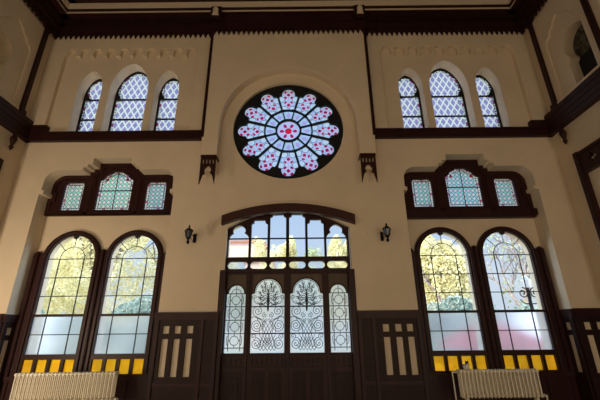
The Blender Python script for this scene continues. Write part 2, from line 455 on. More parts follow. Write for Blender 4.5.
# ------------------------------------------------------------------ cornice
def teeth_strip(x0, x1, z0, z1, y0, y1, pitch, depth, name, parent, side=None, m='wood'):
    n = max(1, round(abs(x1 - x0) / pitch)); p = (x1 - x0) / n
    pts = []
    for i in range(n):
        a = x0 + p * i; pts += [(a, z0 + depth), (a + p / 2, z0)]
    pts += [(x1, z0 + depth), (x1, z1), (x0, z1)]
    return plate(name, pts, [], y0, y1, M[m], parent, side=side)
cor = empty('trim_1'); tag(cor, 'dark stepped timber cornice with a saw-tooth lower edge', 'cornice', kind='structure')
for s in (1, -1):
    teeth_strip(s * 2.08, s * HW, 9.19, 9.52, -.15, -.06, .135, .17, 'toothed_board', cor)
    teeth_strip(YB, 0, 9.19, 9.52, s * (HW - .06), s * (HW - .15), .135, .17, 'toothed_board', cor, side='x')
    # side cornice steps
    for o, z0, z1, mm in ((.20, 9.42, 9.62, 'wood'), (.30, 9.60, 9.78, 'wood2'), (.46, 9.735, 9.76, 'wood'), (.44, 9.755, 9.845, 'plaster'), (.50, 9.84, 9.885, 'wood'), (.52, 9.875, 10.08, 'plaster'), (.70, 10.06, 10.34, 'wood')):
        bm = bmesh.new(); box(bm, s * (HW + .01), s * (HW - o), YB, -o * 0, z0, z1); link_bm('cornice_step', bm, M[mm], cor)
teeth_strip(-2.08, 2.08, 9.14, 9.52, -.34, -.25, .135, .17, 'toothed_board', cor)
for o, z0, z1, mm in ((.20, 9.42, 9.62, 'wood'), (.30, 9.60, 9.78, 'wood2'), (.46, 9.735, 9.76, 'wood'), (.44, 9.755, 9.845, 'plaster'), (.50, 9.84, 9.885, 'wood'), (.52, 9.875, 10.08, 'plaster'), (.70, 10.06, 10.34, 'wood')):
    bm = bmesh.new(); box(bm, -HW, HW, -o, .01, z0, z1); link_bm('cornice_step', bm, M[mm], cor)
bm = bmesh.new(); box(bm, -2.08, 2.08, -.38, -.1, 9.50, 9.77); link_bm('bay_cornice_step', bm, M['wood'], cor)
for s in (1, -1):
    pq = empty('cornice_ornament', (s * 1.92 - (.02 if s > 0 else 0), -.54, 9.57))
    tag(pq, 'pale bell-shaped plaster ornament on the cornice, %s of the rose window' % ('right' if s > 0 else 'left'), 'ornament', 'pale ornaments on the cornice')
    bm = bmesh.new(); box(bm, -.14, .14, -.04, .05, -.12, .26, .01); link_bm('dark_board', bm, M['wood'], pq)
    prf = [(-.09, -.07), (.09, -.07), (.05, -.01), (.08, .03), (.055, .06), (.075, .12), (.04, .17), (0, .20), (-.04, .17), (-.075, .12), (-.055, .06), (-.08, .03), (-.05, -.01)]
    plate('ornament', prf, [], -.09, -.04, M['plaster'], pq, bevel=.01)

# ------------------------------------------------------------------ belt, posts, pendants
belt = empty('trim_2'); tag(belt, 'dark timber belt course running round the hall below the upper windows', 'belt course', kind='structure')
for s in (1, -1):
    bm = bmesh.new(); box(bm, s * 2.06, s * HW, -.12, 0, ZB + .02, 6.27, .008); box(bm, s * 2.06, s * HW, -.15, 0, 6.225, 6.27); box(bm, s * 2.06, s * HW, -.10, 0, ZB, ZB + .05)
    link_bm('end_wall_beam', bm, M['wood'], belt)
    bm = bmesh.new(); box(bm, s * 5.94, s * HW, -.14, 0, 6.26, 6.47, .008); link_bm('corner_block', bm, M['wood'], belt)
    bm = bmesh.new(); box(bm, s * HW, s * (HW - .15), YB, -.001, ZB, 6.58, .01)
    for zz in (6.17, 6.30, 6.44): box(bm, s * HW, s * (HW - .165), YB, -.001, zz, zz + .03)
    link_bm('side_beam', bm, M['wood'], belt)
    bm = bmesh.new(); box(bm, s * HW, s * (HW - .16), YB, -.62, 6.58, 6.63); link_bm('pale_ledge', bm, M['plaster'], belt)
    # corner lines of the middle bay
    bm = bmesh.new(); box(bm, s * 2.085, s * 2.015, -.27, 0, 6.02, 9.3, .006); link_bm('bay_edge_strip', bm, M['wood'], belt)
po = empty('trim_3'); tag(po, 'dark timber wall posts rising from the belt to the cornice', 'posts', kind='structure')
for s in (1, -1):
    for k in range(6):
        yc = -.45 - 1.52 * k
        bm = bmesh.new(); box(bm, s * HW, s * (HW - .10), yc - .065, yc + .065, 6.56, 9.45, .01)
        box(bm, s * HW, s * (HW - .14), yc - .09, yc + .09, 6.56, 6.70, .01); box(bm, s * HW, s * (HW - .14), yc - .09, yc + .09, 9.16, 9.34, .01)
        link_bm('post', bm, M['wood'], po)
pend = None
for s in (1, -1):
    for k in range(2):
        if pend is None:
            bm = bmesh.new()
            lathe(bm, [(.03, .0), (.05, -.03), (.035, -.06), (.065, -.12), (.075, -.17), (.05, -.26), (.028, -.31), (.045, -.345), (.05, -.37), (.02, -.43), (.002, -.46)], seg=10)
            pend = link_bm('pendant', bm, M['wood'], None, True); o = pend
        else:
            o = pend.copy(); COL.objects.link(o)
        o.location = (s * (HW - .10), -.45 - 1.52 * k, ZB)
        where = ('nearest the corner' if k == 0 else 'further from the corner')
        tag(o, 'turned dark wooden drop pendant under the %s belt, %s' % ('right' if s > 0 else 'left', where), 'pendant', 'wooden pendants under the belt')

# brackets under the bay edges
for s in (1, -1):
    r = empty('wall_bracket', (s * 1.845, -.06, 4.79))
    tag(r, 'dark fretwork corbel bracket on the plaster, %s of the rose window' % ('right' if s > 0 else 'left'), 'bracket', 'fretwork brackets beside the rose window')
    h = .172
    for yy, nm in ((-.19, 'fret_front'),):
        out_ = [(-h, .72), (-h, .32), (-h * 1.0, .0), (-h * .82, .12), (-.105, .24), (-.06, .27), (-.085, .33), (-.075, .38), (-.04, .43), (0, .46), (.04, .43), (.075, .38), (.085, .33), (.06, .27), (.105, .24), (h * .82, .12), (h, .0), (h, .32), (h, .72)]
        sl = [[(xx - .021, .50), (xx + .021, .50), (xx + .021, .63), (xx - .021, .63)] for xx in (-.115, -.038, .038, .115)]
        plate(nm, out_, sl, yy - .03, yy + .03, M['wood'], r)
    bm = bmesh.new(); box(bm, -h + .012, h - .012, -.158, .06, .34, .70); link_bm('plaster_core', bm, M['plaster'], r)
    bm = bmesh.new(); box(bm, -h - .01, h + .01, -.225, .06, .67, .73, .005); link_bm('top_board', bm, M['wood'], r)

# timber frames on the side walls
for s in (1, -1):
    fr = empty('wall_frame', (s * HW, -.54, 0)); fr.name = 'trim_4' if s > 0 else 'trim_5'
    tag(fr, 'dark timber frame with trefoil cut-outs high on the %s side wall' % ('right' if s > 0 else 'left'), 'timber frame', kind='structure')
    def trefoil(yc, zc, r):
        pts = []
        for i in range(48):
            a = i * 2 * PI / 48; pts.append((yc + r * (1 + .38 * math.cos(4 * a)) * math.cos(a), zc + r * (1 + .38 * math.cos(4 * a)) * math.sin(a)))
        return pts
    hs = [trefoil(-.42 - .46 * k, 5.03, .085) for k in range(6)]
    plate('fret_board', [(.0, 4.80), (.0, 5.22), (-3.0, 5.22), (-3.0, 4.80)], hs, 0, -s * .09, M['wood'], fr, side='x')
    bm = bmesh.new(); box(bm, 0, -s * .12, -3.0, .0, 5.20, 5.27); box(bm, 0, -s * .11, -3, 0, 4.78, 4.83); link_bm('rail', bm, M['wood'], fr)
    for yy in (0, -2.9):
        bm = bmesh.new(); box(bm, 0, -s * .13, yy - .12, yy, 2.1, 5.30, .01); link_bm('upright', bm, M['wood'], fr)

# ------------------------------------------------------------------ rose window
rw = empty('window_1', (-.01, .12, 6.385)); tag(rw, 'round twelve-petalled stained glass rose window with black tracery', 'window', kind='structure')
RR = 1.365
def petal(d=0):
    # local: x outward, z across. starts at the ring, widens, lobed head
    h1 = .146 - d; pts = []
    sh = [(.70, .165), (.80, .198), (.87, .235), (.93, .258), (.99, .256), (1.045, .232), (1.06, .198), (1.055, .17), (1.09, .168), (1.14, .165), (1.195, .145), (1.235, .105), (1.262, .055), (1.27, 0)]
    up_ = [(x - (d if x > 1.1 else 0), (min(z, x * .2679 - .022) if x < 1.05 else z) - d * (z > 0)) for x, z in sh]
    pts = [(.605 + d, -h1)] + [(x, -z) for x, z in up_[:-1]] + [(up_[-1][0], 0)] + [(x, z) for x, z in up_[:-1][::-1]] + [(.605 + d, h1)]
    return pts
def rot(pts, a): c, s_ = math.cos(a), math.sin(a); return [(x * c - z * s_, x * s_ + z * c) for x, z in pts]
ph = [rot(petal(.0), k * PI / 6) for k in range(12)]
ringcells = []
for k in range(12):
    a0 = math.degrees(k * PI / 6) - 14.2; a1 = a0 + 28.4
    ringcells.append(arc(0, 0, .578, a0, a1, 5) + arc(0, 0, .325, a1 - 1.5, a0 + 1.5, 5))
plate('tracery', arc(0, 0, RR, 0, 360, 96)[:-1], ph + ringcells + [arc(0, 0, .285, 0, 360, 36)[:-1]], -.05, .03, M['black'], rw)
pg = None
for k in range(12):
    if pg is None:
        pg = sheet('petal_glass', petal(-.02), 0, M['petal'], rw); o = pg
    else: o = pg.copy(); COL.objects.link(o)
    o.parent = rw; o.location = (0, .02, 0); o.rotation_euler = (0, -k * PI / 6, 0)
bm = bmesh.new()
a_ = [bm.verts.new((x, .015, z)) for x, z in arc(0, 0, .60, 0, 360, 48)[:-1]]; b_ = [bm.verts.new((x, .015, z)) for x, z in arc(0, 0, .31, 0, 360, 48)[:-1]]
for i in range(48): bm.faces.new((a_[i], a_[(i + 1) % 48], b_[(i + 1) % 48], b_[i]))
link_bm('ring_glass', bm, M['ring'], rw)
sheet('centre_glass', arc(0, 0, .305, 0, 360, 40)[:-1], .015, M['rcentre'], rw)

# ------------------------------------------------------------------ upper pointed windows
wn = 2
for s in (1, -1):
    for i, (a, b, zs, zt) in enumerate(UPW):
        r = empty('window_%d' % wn); wn += 1
        pos = (('innermost', 'tall middle', 'outermost') if True else 0)[i]
        tag(r, '%s of three pointed lavender diamond windows, %s of the rose window' % (pos, 'right' if s > 0 else 'left'), 'window', 'pointed stained glass windows above the belt', 'structure')
        d = .025; a2, b2 = a + d, b - d
        c = (a + b) / 2; hh = (b - a) / 2
        zi = 7.53
        # horseshoe glass outline with shoulders
        g_ = [(a2, 6.32), (b2, 6.32), (b2, zi), (b2 - .10, zi + .01), (b2 - .10, zi + .06), (b2 - .045, zi + .14), (b2 - .01, zi + .24)]
        zt2 = zt - .03; zq = zi + .30
        q_ = [(b2 - .01 - (hh - .035) * ((1 - math.cos(u * PI / 2)) * .85 + .15 * u), zq + (zt2 - zq) * (.8 * math.sin(u * PI / 2) + .2 * u)) for u in (.15, .3, .45, .6, .75, .9)]
        g_ += q_ + [(c, zt2)] + [(2 * c - x, z) for x, z in (g_[3:] + q_)[::-1]] + [(a2, zi)]
        plate('frame', mir(pointed(a, b, 6.30, zs, zt), s), [mir(offset(g_, .012), s)], .30, .38, M['black'], r)
        brd = offset(g_, .06)
        sheet('glass_pane', mir(brd, s), .35, M['lat_up'], r)
        plate('border_glass', mir(offset(g_, .0), s), [mir(brd, s)], .345, .345, M['bead_up'], r)
        bm = bmesh.new()
        for zz in (6.91, 7.53): box(bm, s * (a + .01), s * (b - .01), .31, .36, zz - .014, zz + .014)
        link_bm('glazing_bar', bm, M['black'], r)

# ------------------------------------------------------------------ three-light windows in the niche heads
for s in (1, -1):
    r = empty('window_%d' % wn); wn += 1
    tag(r, '%s three-light stained glass window in a dark stepped timber frame' % ('right' if s > 0 else 'left'), 'window', 'three-light niche windows', 'structure')
    ol = [(2.665, 4.28), (5.775, 4.28)] + [(x, z) for x, z in NP]
    plate('frame', mir(ol, s), [mir(p, s) for p in TRI], .34, .42, M['wood'], r)
    bm = bmesh.new()
    for xx in (3.64, 4.816): box(bm, s * (xx - .05), s * (xx + .05), .30, .35, 4.28, 5.28, .012); box(bm, s * (xx - .10), s * (xx + .10), .32, .35, 4.28, 5.28, .008)
    box(bm, s * 2.67, s * 5.77, .30, .35, 4.28, 4.35, .01)
    link_bm('mullion', bm, M['wood'], r)
    ol2 = offset(ol, .09); 
    plate('raised_edge', mir(ol, s), [mir(ol2, s)], .31, .345, M['wood'], r)
    for i, p in enumerate(TRI):
        inn = offset(p, .055)
        pn = sheet('glass_pane', mir(inn, s), .40, M['lat_mid' if i == 1 else 'lat_side'], r)
        plate('border_glass', mir(offset(p, -.01), s), [mir(inn, s)], .395, .395, M['bead'], pn)
        plate('lead_line', mir(offset(p, .047), s), [mir(offset(p, .060), s)], .386, .392, M['lead'], pn)
    bm = bmesh.new(); box(bm, s * 4.222, s * 4.238, .375, .39, 4.41, 5.40); box(bm, s * 3.82, s * 4.64, .375, .39, 4.90, 4.925); link_bm('glazing_bar', bm, M['lead'], r)
    for xx in (3.985, 4.475):
        bm = bmesh.new(); f = bm.faces.new([bm.verts.new((s * xx + .038 * math.cos(a), .385, 5.21 + .038 * math.sin(a))) for a in [q * PI / 8 for q in range(16)]]); link_bm('ruby_roundel', bm, M['redglass'], r)
    if s > 0:
        bm = bmesh.new(); box(bm, 2.665, 5.775, .26, .42, 4.11, 4.285, .012); box(bm, 5.66, 5.86 - .085, .20, .42, 4.14, 4.30, .01)
        link_bm('sill_board', bm, M['wood'], r)

# ------------------------------------------------------------------ big arched window pairs
for s in (1, -1):
    r = empty('window_%d' % wn); wn += 1
    tag(r, '%s pair of tall round-headed windows with clear, frosted and amber panes' % ('right' if s > 0 else 'left'), 'window', 'paired arched windows', 'structure')
    RO, ZS = .655, 3.25
    def arcp(c, a0, a1, n=14): return arc(c, ZS, RO, a0, a1, n)
    c1, c2 = 3.505, 4.93
    al = math.degrees(math.asin(.13 / RO)); 
    ol = [(2.665, .02), (5.775, .02), (5.775, 3.33), (5.74, 3.40), (5.69, 3.43), (5.64, 3.40), (5.60, 3.34), (c2 + .64, 3.34)]
    ol += arcp(c2, al, 180 - al, 18)[1:-1] + [(c2 - .645, 3.37), (4.28, 3.40), (4.25, 3.45), (4.2175, 3.47), (4.185, 3.45), (4.155, 3.40), (c1 + .645, 3.37)]
    ol += arcp(c1, al, 180 - al, 18)[1:-1] + [(c1 - .64, 3.34), (2.84, 3.34), (2.80, 3.40), (2.75, 3.43), (2.70, 3.40), (2.665, 3.33)]
    hs = []
    for c in (c1, c2):
        hs.append(win_arch(c, .54, 2.055, 3.25)); hs.append(rect(c - .54, c + .54, 1.265, 2.005))
        for k in range(4):
            x0 = c - .54 + k * .283; hs.append(rect(x0, x0 + .22, .885, 1.165))
    plate('timber_frame', mir(ol, s), [mir(h_, s) for h_ in hs], .34, .42, M['wood'], r)
    # mouldings: roll round each arch, ribs on the posts
    for c in (c1, c2):
        o_ = [(c - .64, .9), ] + [(x, z) for x, z in arc(c, 3.25, .64, 180, 0, 20)] + [(c + .64, .9)]
        i_ = [(c + .575, .9)] + arc(c, 3.25, .575, 0, 180, 20) + [(c - .575, .9)]
        plate('arch_moulding', mir(o_ + i_, s), [], .305, .345, M['wood'], r, bevel=.01)
    bm = bmesh.new()
    for xx, w_, zt in ((4.2175, .035, 3.42), (5.70, .05, 3.38), (2.74, .05, 3.38)): box(bm, s * (xx - w_), s * (xx + w_), .29, .35, .85, zt, .012)
    link_bm('post_rib', bm, M['wood'], r)
    for c in (c1, c2):
        lit = sheet('clear_pane', mir(win_arch(c, .55, 2.03, 3.25), s), .40, M['clear'], r)
        sheet('frosted_pane', mir(rect(c - .55, c + .55, 1.25, 2.02), s), .40, M['frost'], r)
        for k in range(4):
            x0 = c - .54 + k * .283; sheet('amber_pane', mir(rect(x0 - .01, x0 + .23, .875, 1.175), s), .40, M['amber'], r)
        bm = bmesh.new(); q = .0085; y_ = .395
        for zz in (1.645, 2.43, 2.83, 3.25): box(bm, s * (c - .55), s * (c + .55), y_ - .01, y_ + .01, zz - q, zz + q)
        for dx in (-.278, .278): box(bm, s * (c + dx) - q, s * (c + dx) + q, y_ - .01, y_ + .01, 1.26, 3.25)
        tube(bm, [(s * c + .278 * math.cos(a), y_, 3.25 + .278 * math.sin(a)) for a in [i * PI / 16 for i in range(17)]], q, 6)
        for a in (45, 90, 135):
            ca, sa = math.cos(math.radians(a)), math.sin(math.radians(a))
            tube(bm, [(s * c + .278 * ca, y_, 3.25 + .278 * sa), (s * c + .55 * ca, y_, 3.25 + .55 * sa)], q, 6)
        link_bm('lead_bars', bm, M['lead'], r)
        bm = bmesh.new(); prism(bm, [(s * c - .07, 3.79), (s * c - .05, 3.735), (s * c, 3.70), (s * c + .05, 3.735), (s * c + .07, 3.79)], .36, .395); link_bm('catch', bm, M['lead'], r)

# ------------------------------------------------------------------ dado
da = empty('baseboard_front'); tag(da, 'dark brown timber dado panelling with pale slots below the windows', 'dado', kind='structure')
def dado(x0, x1, slots, name='dado_panel', y0=-.05, y1=0, side=None, zt=1.98):
    hs = []
    for c, w_ in slots: hs += [rect(c - w_, c + w_, 1.645, 1.785), rect(c - w_, c + w_, .862, 1.543)]
    a, b_ = min(x0, x1), max(x0, x1)
    plate(name, rect(a, b_, .02, zt), hs, y0, y1, M['wood2'], da, side=side)
def cap(x0, x1, side=None, f=0.0, sg=1):
    a, b_ = min(x0, x1), max(x0, x1)
    if side is None:
        bm = bmesh.new(); box(bm, a, b_, f - .085, f, 1.90, 1.965, .008); box(bm, a, b_, f - .065, f, .0, .25, .006); box(bm, a, b_, f - .065, f, .70, .76, .006); link_bm('dado_rail', bm, M['wood'], da)
        n = max(1, round((b_ - a) / .05)); pts = []
        for i in range(n): pts += [(a + (b_ - a) * i / n, 2.03), (a + (b_ - a) * (i + .5) / n, 2.055)]
        plate('notched_cap', [(a, 1.96)] + [(b_, 1.96), (b_, 2.03)] + pts[::-1], [], f - .07, f, M['wood'], da)
    else:
        bm = bmesh.new(); box(bm, f, f - sg * .085, a, b_, 1.90, 1.965, .008); box(bm, f, f - sg * .07, a, b_, 1.96, 2.045, .006); box(bm, f, f - sg * .065, a, b_, 0, .25, .006); link_bm('dado_rail', bm, M['wood'], da)
for s in (1, -1):
    dado(s * 1.40, s * 2.66, [(s * c, .067) for c in (1.965, 2.212, 2.445)])
    cap(s * 1.40, s * 2.66)
    dado(s * 5.78, s * HW, [(s * c, .075) for c in (6.0, 6.25)])
    cap(s * 5.78, s * HW)
    # ribs beside the slot panel
    bm = bmesh.new()
    for xx in (1.44, 1.72, 2.62): box(bm, s * (xx - .035), s * (xx + .035), -.08, -.04, .02, 1.92, .008)
    link_bm('rib', bm, M['wood'], da)
    # niche sides
    for xw, sg in ((5.78, 1), (2.66, -1)):
        dado(.0, .34, [(.17, .08)] if sg > 0 else [], y0=s * xw, y1=s * (xw - sg * .04), side='x')
        bm = bmesh.new(); box(bm, s * xw, s * (xw - sg * .06), -.05, .34, 1.90, 2.045, .006); link_bm('dado_rail', bm, M['wood'], da)
        if sg > 0:   # pale inlay behind the slot
            pass
    # panelling under the windows
    bm = bmesh.new(); box(bm, s * 2.70, s * 5.74, .29, .345, .78, .86, .01); box(bm, s * 2.70, s * 5.74, .31, .345, .02, .3, .01)
    for k in range(7): xx = 2.78 + k * .48; box(bm, s * (xx - .03), s * (xx + .03), .31, .345, .3, .78, .006)
    link_bm('apron_panelling', bm, M['wood'], da)
    sd = plate('side_dado', [(YB, .02), (0, .02), (0, 1.98), (YB, 1.98)], [h_ for k in range(20) for h_ in (rect(-.5 - .45 * k, -.36 - .45 * k, 1.645, 1.785), rect(-.5 - .45 * k, -.36 - .45 * k, .862, 1.543))], s * HW, s * (HW - .05), M['wood2'], da, side='x')
    cap(YB, 0, 'x', s * HW, s)

# ------------------------------------------------------------------ entrance: hood, frame, fanlight, doors
def hz(x, z0, z1): return z0 + (z1 - z0) * (1 - (x / 1.47) ** 2)
xs = [-1.475 + 2.95 * i / 24 for i in range(25)]
hood = plate('trim_6', [(x, hz(x, 3.88, 4.16)) for x in xs] + [(x, hz(x, 4.09, 4.36)) for x in xs[::-1]], [], -.14, .0, M['woodhood'], bevel=.01)
tag(hood, 'curved brown timber hood over the entrance doors', 'door hood', kind='structure')
d1 = empty('door_1', (-.022, .12, 0)); tag(d1, 'dark timber double entrance door with iron grilles, side lights and fanlight', 'door', kind='structure')
def foil(s):
    c = s * 1.09
    L = [(c - .215, 3.655)]
    base = [(.225, 3.20), (.225, 3.62), (.20, 3.68), (.165, 3.72), (.125, 3.745), (.145, 3.79), (.135, 3.84), (.10, 3.885), (.05, 3.918), (0, 3.928)]
    return [(c - x, z) for x, z in base[::-1][:]][::1][::-1][:1] + [(c + x, z) for x, z in base] + [(c - x, z) for x, z in base[::-1][1:-1]]
fan = [foil(-1), foil(1)]
def cham(x0, x1, zt, zc): return [(x0, 3.20), (x1, 3.20), (x1, zc), (x1 - .055, zc + .03), (x1 - .06, zt), (x0 + .06, zt), (x0 + .055, zc + .03), (x0, zc)]
for s in (1, -1):
    fan.append(mir(cham(.45, .815, 4.045, 3.955), s)); fan.append(mir(cham(.035, .395, 4.175, 4.105), s))
loz = []
for s in (1, -1):
    for a, b_ in ((.035, .395), (.45, .815), (.865, 1.31)):
        loz.append(mir(arc(b_ - .08, 3.022, .08, -90, 90, 8) + arc(a + .08, 3.022, .08, 90, 270, 8), s))
fo = [(-1.36, 2.88), (1.36, 2.88), (1.36, 3.84)] + [(x, 3.84 + .41 * (1 - (x / 1.36) ** 2)) for x in [1.36 - .17 * i for i in range(1, 16)]] + [(-1.36, 3.84)]
fl = plate('fanlight_frame', fo, fan + loz, 0, .08, M['wood'], d1)
for p in fan: sheet('fanlight_pane', offset(p, -.01), .05, M['clear'], fl)
# pebbled panes of the lozenge row
for p in loz: sheet('lozenge_pane', offset(p, -.01), .05, M['pebble'], fl)
bm = bmesh.new(); box(bm, -1.32, 1.32, -.01, .03, 3.60, 3.625)
for xx in (.0, .422, .84, -.422, -.84): box(bm, xx - .012, xx + .012, -.015, .02, 2.9, 4.0, .004)
link_bm('glazing_bar', bm, M['black'], fl)
bm = bmesh.new(); box(bm, -1.36, 1.36, -.05, .06, 2.86, 2.93, .01); box(bm, -1.36, 1.36, -.03, .03, 3.115, 3.165, .008); link_bm('transom', bm, M['wood'], fl)
bm = bmesh.new()
for s in (1, -1): box(bm, s * 1.30, s * 1.43, -.14, .06, .0, 2.9, .01); box(bm, s * .80, s * .86, -.04, .08, .0, 2.9, .01); box(bm, s * 1.33, s * 1.36, -.06, .05, 2.9, 3.84)
link_bm('jamb', bm, M['wood'], d1)

def spiral(cx, cz, r, turns, a0, hand, n=30, rend=.12):
    return [(cx + r * (1 - (1 - rend) * i / n) * math.cos(a0 + hand * turns * 2 * PI * i / n), 0, cz + r * (1 - (1 - rend) * i / n) * math.sin(a0 + hand * turns * 2 * PI * i / n)) for i in range(n + 1)]
def iron_leaf():
    bm = bmesh.new(); q = .0065
    W = .345
    for zz, k in ((1.628, .012), (2.155, .012)): box(bm, -W, W, -.012, .012, zz - k, zz + k)
    for s in (1, -1):
        tube(bm, spiral(s * .232, 1.435, .115, 2.1, PI * (.5 if s > 0 else .5), s), q, 5)
        tube(bm, spiral(s * .285, 1.575, .06, 1.4, PI * 1.5, -s), q, 5)
        tube(bm, spiral(s * .225, 1.785, .14, 2.6, PI * .5, s), q, 5)
        tube(bm, spiral(s * .21, 2.065, .115, 2.0, PI * 1.5, s), q, 5)
        tube(bm, spiral(s * .065, 1.985, .055, 1.4, PI * .5, -s), q, 5)
        # long bows that cross in the middle
        for k, (x0, x1, bow) in enumerate(((.17, -.11, .16), (.23, -.05, .14), (.10, -.17, .16))):
            tube(bm, [(s * (x0 + (x1 - x0) * u + bow * math.sin(u * PI) * (-.2)), 0, 1.93 - .56 * u) for u in [i / 10 for i in range(11)]], q * .8, 5)
        tube(bm, [(s * (.02 + .15 * math.sin(u * PI)), 0, 1.92 - .5 * u) for u in [i / 12 for i in range(13)]], q * .8, 5)
        tube(bm, [(s * (.01 + .09 * math.sin(u * PI)), 0, 1.90 - .45 * u) for u in [i / 12 for i in range(13)]], q * .8, 5)
        for k in range(5):
            x0 = s * (-.14 + .07 * k); tube(bm, [(x0, 0, 1.31), (x0 + s * .10, 0, 1.31 + .14)], q * .8, 5); tube(bm, [(x0, 0, 1.45), (x0 + s * .05, 0, 1.45 + .10)], q * .7, 5)
        tube(bm, [(s * W, 0, 1.93), (s * .30, 0, 1.955), (s * .22, 0, 1.94), (s * .12, 0, 1.90), (s * .06, 0, 1.84)], q, 5)
        # head: leafy branches
        tube(bm, spiral(s * .295, 2.335, .052, 1.4, PI * .0 if s < 0 else PI, -s), q, 5)
        tube(bm, [(s * .30, 0, 2.28), (s * .25, 0, 2.22), (s * .12, 0, 2.19), (s * .02, 0, 2.16)], q, 5)
        for k, (a, ln, z0) in enumerate(((20, .20, 2.25), (42, .24, 2.27), (62, .27, 2.33), (78, .26, 2.40), (5, .22, 2.2))):
            a = math.radians(a); dx, dz = math.cos(a), math.sin(a)
            p0 = Vector((s * .02, 0, z0)); 
            pts = []
            for i in range(9):
                u = i / 8; off = .035 * math.sin(u * 2.6 * PI); pts.append((p0.x + s * (dx * ln * u - dz * off), 0, p0.z + dz * ln * u + dx * off))
            tube(bm, pts, q, 5)
            tube(bm, spiral(p0.x + s * dx * ln * .62, p0.z + dz * ln * .62, .042, 1.2, a, s), q * .9, 5)
        tube(bm, [(s * .265 * math.cos(u), 0, 2.44 + .265 * math.sin(u)) for u in [i * PI / 20 for i in range(11)]], q, 5)
        for z0, ln, a in ((2.23, .17, -8), (2.29, .22, 12), (2.33, .24, 30), (2.40, .25, 50), (2.46, .22, 68)):
            a = math.radians(a); tube(bm, [(s * (.01 + math.cos(a) * ln * u), 0, z0 + math.sin(a) * ln * u + .03 * math.sin(u * 9)) for u in [i / 8 for i in range(9)]], q * 1.1, 5)
            tube(bm, spiral(s * (.01 + math.cos(a) * ln * .8), z0 + math.sin(a) * ln * .8, .032, 1.1, a, -s, 12), q, 5)
    # spear in the middle
    prism(bm, [(-.012, 2.06), (.012, 2.06), (.022, 2.14), (.014, 2.2), (.026, 2.3), (.014, 2.4), (.0, 2.56), (-.014, 2.4), (-.026, 2.3), (-.014, 2.2), (-.022, 2.14)], -.01, .01)
    return bm
def iron_side():
    bm = bmesh.new(); q = .0065; W = .20
    for zz in (1.36, 1.632, 1.89, 2.157, 2.42): box(bm, -W, W, -.01, .01, zz - q * 1.2, zz + q * 1.2)
    for dx in (-.122, .122): box(bm, dx - q, dx + q, -.01, .01, 1.30, 2.42)
    for zz in (1.497, 1.762, 2.023, 2.288):
        tube(bm, [(.088 * math.cos(a), 0, zz + .088 * math.sin(a)) for a in [i * PI / 12 for i in range(25)]], q, 5)
        for s in (1, -1): tube(bm, [(0, 0, zz + s * .088), (0, 0, zz + s * .13)], q, 5); tube(bm, [(s * .088, 0, zz), (s * .122, 0, zz)], q * 1.5, 5)
        for s in (1, -1): tube(bm, [(s * .122, 0, zz - .1), (s * .15, 0, zz - .06), (s * .155, 0, zz + .06), (s * .122, 0, zz + .1)], q, 5)
    tube(bm, [(.10 * math.cos(a), 0, 2.42 + .10 * math.sin(a)) for a in [i * PI / 12 for i in range(13)]], q, 5)
    tube(bm, [(0, 0, 2.42), (0, 0, 2.6)], q, 5)
    return bm
